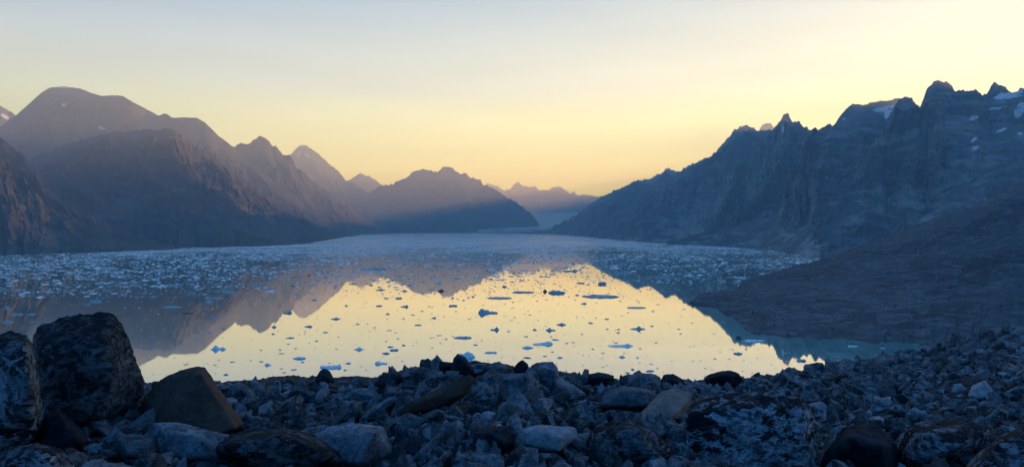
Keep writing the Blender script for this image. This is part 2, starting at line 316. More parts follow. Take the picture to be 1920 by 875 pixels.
# ------------------------------------------------------------------ water
t = NT('fjord_water'); p = t.pos(); s3 = t.node('ShaderNodeSeparateXYZ', {0: p})
lw = t.node('ShaderNodeFresnel', {'IOR': 1.33}).outputs[0]
refl = t.mr(lw, 0.0, .50, .22, .97)
gl = t.node('ShaderNodeBsdfGlossy', {'Color': (1.0, .96, .86, 1), 'Roughness': .016}); ROUGH = gl.inputs['Roughness']
rip = t.noise(vmap(t, p, (.35, .35, .35)), 1, 3, .5); rip2 = t.noise(p, 1/18., 3, .5)
bn = t.bump(t.math('ADD', rip, t.math('MULTIPLY', rip2, 2.0)), .05, .04)
t.l.new(bn, gl.inputs['Normal'])
df = t.node('ShaderNodeBsdfDiffuse', {'Color': (.015, .26, .27, 1)})
mxs = t.node('ShaderNodeMixShader'); t.l.new(refl, mxs.inputs[0]); t.l.new(df.outputs[0], mxs.inputs[1]); t.l.new(gl.outputs[0], mxs.inputs[2])
# fine brash ice drifting on the far water (crushed ice too small to model)
big = t.noise(vmap(t, p, (1/500., 1/700., 1)), 1, 4, .5)
edge = t.math('ADD', s3.outputs['Y'], t.math('MULTIPLY', t.math('SUBTRACT', big, .5), 1500.0))
edge = t.math('SUBTRACT', edge, t.math('MULTIPLY', s3.outputs['X'], .25))
pat = t.noise(vmap(t, p, (1/260., 1/420., 1)), 1, 5, .6)
dens = t.math('MULTIPLY', t.mr(edge, 1000, 3600, 0.1, .85), t.mr(pat, .36, .56, .5, 1.0))
t.l.new(t.mr(edge, 1300, 4000, .016, .14), ROUGH)
fine = t.noise(vmap(t, p, (1/14., 1/34., 1)), 1, 6, .75)
thr = t.math('SUBTRACT', .70, t.math('MULTIPLY', dens, .42))
icem = t.node('ShaderNodeMapRange', {0: fine, 3: 0., 4: 1.}); t.l.new(thr, icem.inputs[1]); t.l.new(t.math('ADD', thr, .06), icem.inputs[2])
ice = t.node('ShaderNodeBsdfDiffuse', {'Color': (.58, .62, .63, 1)})
mx3 = t.node('ShaderNodeMixShader'); t.l.new(t.math('MULTIPLY', icem.outputs[0], t.mr(edge, 1000, 1500, 0, .85)), mx3.inputs[0]); t.l.new(mxs.outputs[0], mx3.inputs[1]); t.l.new(ice.outputs[0], mx3.inputs[2])
t.l.new(mx3.outputs[0], t.out.inputs[0]); M_water = t.m
xs = np.linspace(-22000, 22000, 12); ys = np.linspace(-400, 27500, 12)
Xw, Yw = np.meshgrid(xs, ys, indexing='ij')
tag(mesh_obj('water', np.stack([Xw, Yw, 0*Xw], -1).reshape(-1, 3), grid_faces(12, 12), M_water), kind='structure')

# ------------------------------------------------------------------ foreground ground
CR = np.array([(-600,700,12,),(-300,715,10),(0,728,9),(300,730,9),(430,724,10.5),(520,716,11.5),(600,716,12),(700,718,12),(750,702,11),(800,693,10.5),(860,690,10),(920,692,10),(1000,700,10),(1060,712,11),(1130,716,11.5),(1250,716,12),(1300,722,12.5),(1340,722,13),(1400,714,16),(1500,700,20),(1580,684,25),(1650,674,29),(1700,667,32),(1760,652,36),(1800,642,38),(1860,634,40),(1920,623,42),(2100,600,44),(2400,580,44)], float)
def ground_z(x, y):
    th = np.arctan2(x, y); r = np.hypot(x, y)
    px = 960+F*np.tan(np.clip(th, -1.0, 0.95))
    cy = np.interp(px, CR[:, 0], CR[:, 1])+np.interp(px, [1300, 1600, 1900], [11, 7, 4]); D = np.interp(px, CR[:, 0], CR[:, 2])
    rc = D/np.cos(np.clip(th, -1.0, .95)); hc = (cy-HZ)/F*D
    q = r/rc
    h = -(1.75+(hc-1.75)*np.minimum(q, 1)**1.1)
    o = np.maximum(r-rc, 0); h = h-np.where(o < 4, .075*o*o, .075*16+.6*(o-4))
    amp = np.clip(1.15-q*.55, .35, 1)
    h = h + amp*(.16*fbm(x/1.6, y/1.6, 2.2, 3)+0.03)
    return np.maximum(h, -ZC-2)
nth, nr = 1000, 420
th = np.radians(np.concatenate([np.linspace(-120, -43, 60, endpoint=False), np.linspace(-43, 43, nth-120, endpoint=False), np.linspace(43, 120, 60)]))
r = 0.8*(260/0.8)**np.linspace(0, 1, nr)
TH, R = np.meshgrid(th, r, indexing='ij'); X = R*np.sin(TH); Y = R*np.cos(TH)
Zf = ground_z(X, Y) + (ridged(X/.35, Y/.35, .5, 4)-.6)*.09 + fbm(X/.09, Y/.09, 1.5, 2)*.015
t = NT('gravel_rubble'); p = t.pos()
n1 = t.noise(p, 3.5, 6, .65); n2 = t.noise(p, 22, 5, .7); vo = t.node('ShaderNodeTexVoronoi', {'Vector': p, 'Scale': 11.0})
c = t.ramp(n1, [(.3, (.012, .015, .019)), (.5, (.035, .042, .05)), (.7, (.08, .09, .10))])
c = t.mix(.45, c, vo.outputs['Color'], 'MULTIPLY'); 
t.set(Base_Color=c, Roughness=.95, Specular_IOR_Level=.1, Normal=t.bump(t.math('ADD', n2, t.math('MULTIPLY', vo.outputs['Distance'], -1.0)), .9, .05)); M_ground = t.m
tag(mesh_obj('ground', np.stack([X, Y, Zf+ZC], -1).reshape(-1, 3), grid_faces(nth, nr), M_ground), kind='structure')

# ------------------------------------------------------------------ rocks
def rock_mat(name, base, light, dark, lich=.5, speck=1.0, island=False, tint=None, streak=(1, 1, 1)):
    t = NT(name)
    if island:
        p = t.pos(); rnd = t.node('ShaderNodeNewGeometry').outputs['Random Per Island']; sc = 1.0
    else:
        tcn = t.node('ShaderNodeTexCoord'); rnd = t.node('ShaderNodeObjectInfo').outputs['Random']
        off = t.node('ShaderNodeCombineXYZ', {0: t.math('MULTIPLY', rnd, 37.), 1: t.math('MULTIPLY', rnd, 91.), 2: 0.0}).outputs[0]
        p = t.node('ShaderNodeVectorMath', {0: t.pos(), 1: off}, operation='ADD').outputs[0]
    ps = vmap(t, p, streak)
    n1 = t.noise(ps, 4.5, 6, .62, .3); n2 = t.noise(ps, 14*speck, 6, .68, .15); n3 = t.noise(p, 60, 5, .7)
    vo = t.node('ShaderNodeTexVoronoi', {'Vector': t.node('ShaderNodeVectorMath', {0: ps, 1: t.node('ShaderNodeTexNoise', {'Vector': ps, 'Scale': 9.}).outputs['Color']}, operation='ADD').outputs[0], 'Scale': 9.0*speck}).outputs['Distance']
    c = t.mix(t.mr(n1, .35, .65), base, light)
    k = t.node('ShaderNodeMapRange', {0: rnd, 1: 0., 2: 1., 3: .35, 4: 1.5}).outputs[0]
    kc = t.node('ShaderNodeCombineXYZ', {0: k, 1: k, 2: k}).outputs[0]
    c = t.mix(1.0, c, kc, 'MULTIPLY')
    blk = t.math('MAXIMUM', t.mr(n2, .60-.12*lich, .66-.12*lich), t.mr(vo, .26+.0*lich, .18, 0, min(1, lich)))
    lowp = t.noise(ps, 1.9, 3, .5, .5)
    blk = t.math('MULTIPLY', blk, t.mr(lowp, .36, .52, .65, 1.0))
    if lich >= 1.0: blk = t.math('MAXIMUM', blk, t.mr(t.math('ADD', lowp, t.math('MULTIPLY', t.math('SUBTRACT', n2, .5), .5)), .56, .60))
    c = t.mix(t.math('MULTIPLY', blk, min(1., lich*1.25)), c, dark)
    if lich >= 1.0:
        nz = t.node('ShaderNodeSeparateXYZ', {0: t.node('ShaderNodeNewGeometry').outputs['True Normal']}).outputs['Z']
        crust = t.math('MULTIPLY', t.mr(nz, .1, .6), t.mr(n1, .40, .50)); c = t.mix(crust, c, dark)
    veins = t.mr(t.math('ABSOLUTE', t.math('SUBTRACT', t.noise(ps, 2.6, 5, .6, .4), .5)), .0, .022, 1., 0.)
    c = t.mix(t.math('MULTIPLY', veins, .10 if lich >= 1 else .25), c, tuple(min(.75, x*1.7) for x in light))
    c = t.mix(t.math('MULTIPLY', t.mr(n3, .35, .7), .45), c, tuple(x*.45 for x in base))
    h = t.math('ADD', t.math('MULTIPLY', n2, 1.0), t.math('MULTIPLY', n3, .35))
    t.set(Base_Color=c, Roughness=.85, Specular_IOR_Level=.04, Normal=t.bump(h, 1.0, .05))
    return t.m
M_r = {
 'blue': rock_mat('blue_grey_rock', (.06, .075, .092), (.20, .24, .285), (.007, .009, .014), .5),
 'pale': rock_mat('pale_rock', (.12, .145, .17), (.29, .33, .37), (.03, .033, .038), .35),
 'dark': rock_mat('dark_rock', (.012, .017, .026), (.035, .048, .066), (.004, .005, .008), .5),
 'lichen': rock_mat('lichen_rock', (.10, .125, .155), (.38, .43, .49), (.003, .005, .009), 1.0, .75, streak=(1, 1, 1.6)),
 'tan': rock_mat('tan_rock', (.052, .040, .034), (.088, .068, .058), (.016, .013, .012), .3),
 'pink': rock_mat('pink_rock', (.22, .175, .15), (.34, .29, .26), (.04, .04, .04), .18, 1.6),
 'green': rock_mat('olive_rock', (.028, .034, .03), (.06, .068, .056), (.02, .022, .02), .35),
}
M_rub = rock_mat('rubble_stones', (.045, .055, .066), (.20, .235, .27), (.008, .009, .011), .5, island=True)

_ico = {}
def ico(level):
    if level not in _ico:
        bm = bmesh.new(); bmesh.ops.create_icosphere(bm, subdivisions=level, radius=1.0)
        v = np.array([x.co[:] for x in bm.verts]); f = np.array([[q.index for q in x.verts] for x in bm.faces]); bm.free()
        _ico[level] = (v/np.linalg.norm(v, axis=1)[:, None], f)
    return _ico[level]
def planes_shape(dirs, N, d, k=22.0):
    dn = dirs@N.T
    inv = np.where(dn > 1e-3, dn/d[None, :], 0)           # 1/r for each plane
    m = inv.max(1, keepdims=True)
    s = m[:, 0]*((inv/m)**k).sum(1)**(1.0/k)
    return 1/s
def rock_verts(rs, level, box=(1, .75, .65), ncut=9, rough=.035, k=60.):
    dirs, f = ico(level)
    N = [(1,0,0),(-1,0,0),(0,1,0),(0,-1,0),(0,0,1),(0,0,-1)]; d = [box[0], box[0], box[1], box[1], box[2], box[2]]
    N = [np.array(n)+rs.normal(size=3)*.20 for n in N]
    for i in range(ncut):
        n = rs.normal(size=3); N.append(n); n = n/np.linalg.norm(n)
        d.append(np.linalg.norm(n*np.array(box))*rs.uniform(.78, 1.08))
    N = np.array(N); N /= np.linalg.norm(N, axis=1)[:, None]; d = np.array(d)
    r = planes_shape(dirs, N, d, k)
    v = dirs*r[:, None]
    if rough:
        o = rs.uniform(0, 90)
        n = fbm(v[:, 0]*2.2+o, v[:, 1]*2.2, v[:, 2]*2.2, 5 if level > 3 else 3, .55)
        q = ridged(v[:, 0]*1.8+o, v[:, 1]*1.8+5, v[:, 2]*1.8, 4)
        lay = fbm(v[:, 0]*1.2+o, v[:, 1]*1.2, v[:, 2]*9, 4, .6) if level > 3 else 0
        v = v*(1+rough*n+rough*1.2*(q-.6)+rough*.5*lay)[:, None]
    return v, f

def hull_planes(pts):
    bm = bmesh.new()
    for q in pts: bm.verts.new(q)
    res = bmesh.ops.convex_hull(bm, input=bm.verts)
    bad = [g for g in res['geom_interior'] if isinstance(g, bmesh.types.BMVert)]
    if bad: bmesh.ops.delete(bm, geom=bad, context='VERTS')
    bm.normal_update()
    c0 = np.mean([v.co[:] for v in bm.verts], axis=0); N = []; d = []
    for fc in bm.faces:
        n = np.array(fc.normal[:]); dd = n@(np.array(fc.verts[0].co[:])-c0)
        if dd < 0: n = -n; dd = -dd
        if dd > 1e-4 and all(n@m < .9995 for m in N): N.append(n); d.append(dd)
    bm.free()
    return np.array(N), np.array(d), c0
def hull_rock(rs, level, box, npts=10, rough=.03, k=160.):
    q = rs.normal(size=(npts, 3)); q /= np.abs(q).max(1, keepdims=True)*.55+np.linalg.norm(q, axis=1, keepdims=True)*.45
    q *= rs.uniform(.8, 1.0, (npts, 1))*np.array(box)
    N, d, c0 = hull_planes(q.tolist()); dirs, f = ico(level); v = dirs*planes_shape(dirs, N, d, k)[:, None]
    if rough:
        o = rs.uniform(0, 90)
        v = v*(1+rough*(.6*fbm(v[:, 0]*2+o, v[:, 1]*2, v[:, 2]*2, 2)+1.0*fbm(v[:, 0]*7+o, v[:, 1]*7, v[:, 2]*7, 3, .6)+.8*(ridged(v[:, 0]*3+o, v[:, 1]*3, v[:, 2]*5, 4)-.6)))[:, None]
    return v, f
HERO = []   # (px, py, name used in labels)
hero_foot = []
def hero_rock(outline, D, thick, mat, label, short, front=.72, back=.8, lean=0.0, level=5, rough=.03, fr_pts=None, k=320):
    ol = np.array(outline, float); cx, cy = ol.mean(0)
    by = ol[:, 1].max()-.14*(ol[:, 1].max()-ol[:, 1].min()); Dq = np.linspace(2.5, float(np.interp(cx, CR[:, 0], CR[:, 2]))*1.03, 400)
    gy = HZ-F*ground_z(Dq*(cx-960)/F, Dq)/Dq; D0 = D; D = float(Dq[np.argmin(np.abs(gy-by))]); thick *= D/D0
    if fr_pts: fr_pts = [(a, b, dd*D/D0) for a, b, dd in fr_pts]
    hr = random.Random(int(cx*7+cy)); P3 = []
    for (a, b) in ol:
        P3.append(W(np.float64(a), np.float64(b), np.float64(D+lean)))
    for i in hr.sample(range(len(ol)), min(len(ol), 5)):
        P3.append(W(np.float64(cx+(ol[i, 0]-cx)*back), np.float64(cy+(ol[i, 1]-cy)*back+2), np.float64(D+thick)))
    if fr_pts: P3 += [W(np.float64(a), np.float64(b), np.float64(D-dd)) for a, b, dd in fr_pts]
    else:
        st = hr.randrange(len(ol)); m = 4
        for j in range(m):
            i = int(st+j*len(ol)/m) % len(ol); sh = hr.uniform(.45, .9)
            P3.append(W(np.float64(cx+(ol[i, 0]-cx)*sh), np.float64(cy+(ol[i, 1]-cy)*sh+3), np.float64(D-thick*hr.uniform(.55, 1.1))))
    N, d, c0 = hull_planes([q.tolist() for q in P3])
    dirs, f = ico(level); r = planes_shape(dirs, N, d, k)
    v = dirs*r[:, None]; size = np.mean(r)
    o = random.uniform(0, 50); s = 1.8/size
    n = .5*fbm(v[:, 0]*s+o, v[:, 1]*s, v[:, 2]*s, 2)+fbm(v[:, 0]*s*3+o, v[:, 1]*s*3, v[:, 2]*s*3, 4, .6); q = ridged(v[:, 0]*s*1.6+o, v[:, 1]*s*1.6, v[:, 2]*s*2.4, 5)
    v = v*(1+rough*.8*n+rough*1.1*(q-.6))[:, None]
    ob = mesh_obj('boulder' if size > .28 else 'rock', v, f, M_r[mat]); ob.location = c0
    tag(ob, label, 'boulder' if size > .28 else 'rock', 'rocks of the moraine in the foreground')
    HERO.append((cx, cy, short)); hero_foot.append((cx, cy, (ol[:, 0].max()-ol[:, 0].min())/2, (ol[:, 1].max()-ol[:, 1].min())/2, D))
    return ob
random.seed(3)
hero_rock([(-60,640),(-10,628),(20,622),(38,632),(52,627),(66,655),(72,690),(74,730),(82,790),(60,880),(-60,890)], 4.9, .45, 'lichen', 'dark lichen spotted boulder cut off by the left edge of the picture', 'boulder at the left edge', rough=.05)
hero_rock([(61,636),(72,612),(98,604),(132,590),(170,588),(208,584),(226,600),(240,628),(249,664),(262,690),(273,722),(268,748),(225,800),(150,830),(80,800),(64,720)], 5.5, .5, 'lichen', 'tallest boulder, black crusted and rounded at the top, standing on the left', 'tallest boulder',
    fr_pts=[(75,650,.35),(130,625,.3),(200,640,.42),(215,720,.45),(190,790,.5),(90,790,.5),(120,700,.5)], rough=.045)
hero_rock([(268,745),(300,711),(337,693),(374,686),(384,687),(459,796),(400,826),(300,816),(268,790)], 5.8, .40, 'tan', 'brown pyramid shaped boulder with a sharp straight right edge', 'brown pyramid boulder',
    fr_pts=[(376,700,.25),(443,803,.38),(395,822,.45),(300,795,.35)], rough=.02, k=500, level=6)
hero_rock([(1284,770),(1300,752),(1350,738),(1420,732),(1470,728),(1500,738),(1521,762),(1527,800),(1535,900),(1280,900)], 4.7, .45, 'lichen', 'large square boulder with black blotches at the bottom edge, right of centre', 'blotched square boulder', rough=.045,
    fr_pts=[(1290,778,.2),(1400,762,.25),(1505,765,.2),(1515,890,.25),(1295,890,.25)])
hero_rock([(936,708),(948,699),(996,700),(1003,706),(1011,735),(1012,768),(1000,772),(962,768),(940,756),(934,735)], 8.3, .25, 'blue', 'smooth faced grey block standing upright on the crest below the water', 'upright grey block', rough=.02,
    fr_pts=[(942,712,.16),(985,708,.18),(996,760,.2),(950,750,.2),(1006,712,.02),(1010,765,.03)])
hero_rock([(1006,700),(1012,678),(1036,677),(1045,688),(1050,712),(1040,740),(1008,738)], 9.4, .2, 'blue', 'blunt topped grey rock standing against the golden water beside the upright block', 'blunt topped rock', rough=.03)
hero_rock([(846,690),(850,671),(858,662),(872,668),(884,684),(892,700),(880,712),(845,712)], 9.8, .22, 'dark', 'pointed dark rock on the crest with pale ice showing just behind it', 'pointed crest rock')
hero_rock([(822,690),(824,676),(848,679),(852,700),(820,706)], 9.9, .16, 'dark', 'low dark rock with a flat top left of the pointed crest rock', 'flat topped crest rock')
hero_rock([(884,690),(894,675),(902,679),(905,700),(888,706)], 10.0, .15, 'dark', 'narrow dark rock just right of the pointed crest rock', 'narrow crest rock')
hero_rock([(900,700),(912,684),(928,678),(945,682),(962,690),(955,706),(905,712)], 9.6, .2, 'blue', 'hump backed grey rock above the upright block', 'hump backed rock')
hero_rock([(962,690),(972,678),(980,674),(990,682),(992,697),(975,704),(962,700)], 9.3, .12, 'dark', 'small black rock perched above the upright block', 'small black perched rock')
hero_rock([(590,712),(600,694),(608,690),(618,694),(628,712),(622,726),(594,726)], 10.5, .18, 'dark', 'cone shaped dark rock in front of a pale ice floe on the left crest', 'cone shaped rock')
hero_rock([(528,722),(532,709),(546,706),(556,714),(558,726),(530,728)], 10.9, .14, 'green', 'small greenish rock on the crest left of the cone shaped rock', 'small greenish rock')
hero_rock([(426,740),(432,722),(450,716),(464,722),(480,738),(478,762),(440,766)], 8.2, .25, 'blue', 'rounded striped rock beside the sharp edge of the brown pyramid boulder', 'rounded striped rock', rough=.05)
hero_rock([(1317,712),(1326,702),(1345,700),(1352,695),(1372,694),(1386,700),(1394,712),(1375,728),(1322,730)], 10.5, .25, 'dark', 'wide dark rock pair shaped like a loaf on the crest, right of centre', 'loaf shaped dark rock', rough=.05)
hero_rock([(1180,794),(1240,733),(1264,727),(1300,736),(1290,786),(1240,796)], 6.3, .3, 'pink', 'pinkish tilted rock leaning on the blotched square boulder', 'pinkish tilted rock', rough=.03, fr_pts=[(1246,742,.12),(1262,786,.34),(1196,794,.2)])
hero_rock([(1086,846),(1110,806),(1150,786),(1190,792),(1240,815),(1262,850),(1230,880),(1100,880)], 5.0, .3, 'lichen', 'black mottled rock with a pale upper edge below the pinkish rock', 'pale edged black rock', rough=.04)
hero_rock([(952,838),(978,802),(1012,795),(1080,800),(1084,816),(1052,846),(964,848)], 5.5, .25, 'pale', 'pale streaked rock with a warm pink end, low in the middle', 'pale streaked rock', rough=.03)
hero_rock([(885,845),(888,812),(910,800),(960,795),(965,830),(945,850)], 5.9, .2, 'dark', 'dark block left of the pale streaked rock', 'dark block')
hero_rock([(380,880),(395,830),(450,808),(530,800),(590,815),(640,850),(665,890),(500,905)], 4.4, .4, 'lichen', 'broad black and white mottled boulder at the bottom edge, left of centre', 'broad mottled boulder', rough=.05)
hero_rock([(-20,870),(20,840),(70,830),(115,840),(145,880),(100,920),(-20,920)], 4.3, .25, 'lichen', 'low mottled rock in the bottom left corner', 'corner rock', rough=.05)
hero_rock([(212,840),(216,818),(250,812),(292,818),(303,850),(290,870),(225,865)], 5.0, .2, 'blue', 'flat topped blue grey block below the tallest boulder', 'flat topped block', rough=.02)
hero_rock([(165,790),(175,768),(200,764),(213,780),(208,800),(175,804)], 5.0, .12, 'pale', 'small pale block at the foot of the tallest boulder', 'small pale block')
hero_rock([(270,830),(285,792),(330,790),(380,805),(430,815),(440,860),(380,880),(290,870)], 5.0, .3, 'blue', 'mottled grey rock lying under the brown pyramid boulder', 'rock under the pyramid boulder', rough=.05)
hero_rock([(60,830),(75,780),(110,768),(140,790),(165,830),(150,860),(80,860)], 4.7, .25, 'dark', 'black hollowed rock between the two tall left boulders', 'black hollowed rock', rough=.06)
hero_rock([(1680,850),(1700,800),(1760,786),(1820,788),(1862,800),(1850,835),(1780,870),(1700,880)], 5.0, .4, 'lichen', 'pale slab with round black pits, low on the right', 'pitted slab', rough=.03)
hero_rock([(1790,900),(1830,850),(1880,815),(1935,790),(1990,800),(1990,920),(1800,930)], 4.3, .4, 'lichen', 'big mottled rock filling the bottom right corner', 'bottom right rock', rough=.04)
hero_rock([(1530,900),(1545,850),(1580,800),(1640,790),(1680,830),(1690,900)], 4.6, .35, 'dark', 'dark rock between the blotched square boulder and the pitted slab', 'dark rock by the slab', rough=.05)
hero_rock([(1815,740),(1822,722),(1848,712),(1862,730),(1858,765),(1830,765)], 8.2, .25, 'pale', 'rock with a bright upright face on the right slope', 'bright faced rock')
hero_rock([(1783,735),(1788,720),(1802,718),(1812,730),(1800,741)], 9.0, .12, 'pale', 'small white stone left of the bright faced rock', 'small white stone')
hero_rock([(1630,690),(1642,672),(1660,664),(1678,670),(1684,686),(1660,696)], 19.0, .5, 'blue', 'rounded boulder on the far crest beside the green water', 'rounded far crest boulder')
hero_rock([(740,778),(760,756),(800,742),(842,718),(880,700),(892,708),(878,738),(850,756),(800,772)], 7.8, .15, 'tan', 'long brown slab leaning up to the pointed crest rock', 'long brown slab', rough=.02)
hero_rock([(628,790),(640,762),(660,748),(678,755),(680,778),(655,796)], 6.9, .2, 'pale', 'pale wedge shaped rock left of the long tilted slabs', 'pale wedge rock')
hero_rock([(665,788),(700,760),(735,742),(748,748),(720,775),(690,795)], 6.9, .15, 'blue', 'first long tilted grey slab right of the pale wedge rock', 'long tilted grey slab', rough=.03)
hero_rock([(560,860),(570,820),(610,800),(660,790),(720,800),(740,850),(700,890),(600,890)], 5.0, .35, 'blue', 'wide blue grey boulder right of the broad mottled boulder', 'wide blue grey boulder', rough=.05)
hero_rock([(1120,760),(1135,735),(1165,722),(1215,728),(1240,745),(1220,765),(1160,775)], 7.6, .3, 'blue', 'grey boulder behind and left of the pinkish tilted rock', 'grey boulder behind the pinkish rock', rough=.04)
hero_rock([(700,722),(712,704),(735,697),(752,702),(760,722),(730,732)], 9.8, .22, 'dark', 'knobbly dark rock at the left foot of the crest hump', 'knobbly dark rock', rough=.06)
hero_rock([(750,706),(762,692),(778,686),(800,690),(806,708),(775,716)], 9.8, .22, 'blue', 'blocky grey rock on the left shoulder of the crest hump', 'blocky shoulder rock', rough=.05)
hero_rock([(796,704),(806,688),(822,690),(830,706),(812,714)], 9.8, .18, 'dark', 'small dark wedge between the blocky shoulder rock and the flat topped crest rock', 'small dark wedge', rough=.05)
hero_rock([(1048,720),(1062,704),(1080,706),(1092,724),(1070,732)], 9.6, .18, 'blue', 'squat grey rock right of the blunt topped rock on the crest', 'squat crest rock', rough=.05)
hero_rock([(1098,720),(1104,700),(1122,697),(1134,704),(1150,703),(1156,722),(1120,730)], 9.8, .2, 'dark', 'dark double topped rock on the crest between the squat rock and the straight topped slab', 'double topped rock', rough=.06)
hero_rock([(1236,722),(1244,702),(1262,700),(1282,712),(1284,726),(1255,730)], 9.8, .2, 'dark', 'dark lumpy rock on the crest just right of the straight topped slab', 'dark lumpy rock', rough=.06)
hero_rock([(1024,740),(1032,700),(1062,712),(1100,738),(1080,752),(1040,752)], 8.6, .25, 'blue', 'sloping grey rock below the blunt topped rock', 'sloping grey rock', rough=.05)
hero_rock([(640,745),(660,728),(700,726),(715,742),(690,756),(655,756)], 8.4, .22, 'blue', 'flat grey rock below the cone shaped rock', 'flat grey rock', rough=.05)
hero_rock([(1170,716),(1182,704),(1196,698),(1225,700),(1238,706),(1240,724),(1180,728)], 9.8, .2, 'blue', 'low slab with a straight top edge on the crest right of centre', 'straight topped slab', rough=.03)

# scattered individual rocks
protos = []
prs = np.random.RandomState(21)
for i in range(12):
    v, f = hull_rock(prs, 4, (1.15, prs.uniform(.6, 1.0), prs.uniform(.4, .85)), prs.randint(8, 13), .05)
    protos.append((v, f))
proto_mesh = {}
def get_proto(i, mk):
    if (i, mk) not in proto_mesh:
        proto_mesh[(i, mk)] = mesh_data('rock', protos[i][0], protos[i][1], M_r[mk])
    return proto_mesh[(i, mk)]
rr = random.Random(5)
placed = []
def to_px(x, y, z): return 960+F*x/y, HZ-F*(z-ZC)/y
def crest_at(px): return np.interp(px, CR[:, 0], CR[:, 1]), np.interp(px, CR[:, 0], CR[:, 2])
tries = 0
while len(placed) < 255 and tries < 40000:
    tries += 1
    px = rr.uniform(-10, 1930); cyy, Dc = crest_at(px)
    D = rr.uniform(0, 1); D = 4.6*(Dc*1.0/4.6)**(D**.7)
    x = D*(px-960)/F; z = float(ground_z(np.array(x), np.array(D)))+ZC
    sx, sy = to_px(x, D, z)
    if sy > 880: continue
    smax = .40 if D < 13 else .7
    s = min(smax, .20*(1-rr.random())**(-.5)) * (1 if D < 14 else 1.6)
    ps = s*F/D
    if ps < 9: continue
    if any(abs(sx-a) < (ps*.75+hw*.8) and abs(sy-b) < (ps*.45+hh*.75) for (a, b, hw, hh, dd) in hero_foot): continue
    if any((sx-a)**2+((sy-b)*1.5)**2 < (.46*(ps+q))**2 for (a, b, q, *_) in placed): continue
    placed.append((sx, sy, ps, x, D, z, s))
tones = {'blue': 'blue grey', 'pale': 'pale grey', 'dark': 'near black', 'lichen': 'black mottled', 'tan': 'brownish', 'green': 'olive grey'}
ORD = ['nearest', 'second nearest', 'third nearest', 'fourth nearest', 'fifth nearest', 'sixth nearest', 'seventh nearest', 'eighth nearest', 'ninth nearest', 'tenth nearest', 'eleventh nearest', 'twelfth nearest', 'thirteenth nearest', 'fourteenth nearest', 'fifteenth nearest', 'sixteenth nearest', 'seventeenth nearest', 'eighteenth nearest', 'nineteenth nearest', 'twentieth nearest']
def relabel(items, marks, noun, fmt):
    """items: (obj, px, py, adj). Each is named by its order of distance from the closest landmark, on one side of it."""
    cells = {}
    for (ob, px, py, adj) in items:
        i = min(range(len(marks)), key=lambda k: (marks[k][0]-px)**2+(1.6*(marks[k][1]-py))**2)
        dx, dy = px-marks[i][0], (py-marks[i][1])*1.6
        side = ('to the right of' if dx > 0 else 'to the left of') if abs(dx) > abs(dy) else ('below' if dy > 0 else 'above')
        cells.setdefault((i, side), []).append((math.hypot(dx, dy), ob, adj))
    for (i, side), L in cells.items():
        for k, (d, ob, adj) in enumerate(sorted(L, key=lambda q: q[0])):
            ob['label'] = '%s %s, %s %s the %s' % (adj, noun, ORD[min(k, 19)], side, marks[i][2])
            assert len(ob['label'].split()) <= 16, ob['label']
items = []
for (sx, sy, ps, x, D, z, s) in placed:
    mk = rr.choices(['blue', 'pale', 'dark', 'lichen', 'tan', 'green'], [46, 18, 15, 16, 3, 2])[0]
    ob = bpy.data.objects.new('rock', get_proto(rr.randrange(12), mk)); col.objects.link(ob)
    sc = s*.62
    ob.scale = (sc*rr.uniform(.9, 1.4), sc*rr.uniform(.8, 1.1), sc*rr.uniform(.8, 1.3))
    ob.rotation_euler = (rr.uniform(-.6, .6), rr.uniform(-.6, .6), rr.uniform(0, 6.28))
    ob.location = (x, D, z+sc*rr.uniform(.05, .35))
    tag(ob, None, 'rock', 'rocks of the moraine in the foreground')
    items.append((ob, sx, sy, ('small ' if ps < 22 else 'large ' if ps > 55 else '')+tones[mk]))
relabel(items, HERO, 'rock', None)

# rubble too plentiful to count
rs = np.random.RandomState(11)
NV, NF, base = [], [], 0
small = [hull_rock(rs, 1, (1.2, .9, .7), 8, 0) for _ in range(14)]
mid = [hull_rock(rs, 3, (1.2, rs.uniform(.6, 1.), rs.uniform(.4, .9)), rs.randint(8, 12), .05) for _ in range(10)]
def rotm(rs):
    q = rs.normal(size=4); q /= np.linalg.norm(q); w, x, y, z = q
    return np.array([[1-2*(y*y+z*z), 2*(x*y-z*w), 2*(x*z+y*w)], [2*(x*y+z*w), 1-2*(x*x+z*z), 2*(y*z-x*w)], [2*(x*z-y*w), 2*(y*z+x*w), 1-2*(x*x+y*y)]])
NR = 17000
pxs = rs.uniform(-60, 1980, NR)
pxs = np.where(rs.uniform(size=NR) < .25, rs.uniform(1250, 1960, NR), pxs)
Dc = np.interp(pxs, CR[:, 0], CR[:, 2])
Ds = 4.0*(Dc*1.04/4.0)**(rs.uniform(0, 1, NR)**.62)
xs_ = Ds*(pxs-960)/F; zs_ = ground_z(xs_, Ds)+ZC
szs = np.minimum(np.maximum(.036, .0045*Ds)*(1-rs.uniform(size=NR))**-.62, .26*np.maximum(1, Ds/13))
HF = np.array(hero_foot)
for i in range(NR):
    if np.any((np.abs(pxs[i]-HF[:, 0]) < HF[:, 2]*.95) & (Ds[i] < HF[:, 4]-.1) & (np.abs(HZ-F*(zs_[i]-ZC)/Ds[i]-HF[:, 1]) < HF[:, 3]*.8)): continue
    s = szs[i]; big = s*F/Ds[i] > 11
    v, f = (mid if big else small)[rs.randint(10)]
    v = (v*np.array([1, rs.uniform(.7, 1.1), rs.uniform(.6, 1)]))@rotm(rs).T*s*.8
    NV.append(v+np.array([xs_[i], Ds[i], zs_[i]+s*rs.uniform(-.1, .3)])); NF.append(f+base); base += len(v)
o = mesh_obj('rubble', np.concatenate(NV), np.concatenate(NF), M_rub, smooth=False)
tag(o, 'loose blue grey rubble filling the gaps between the larger rocks', 'rubble', kind='stuff')
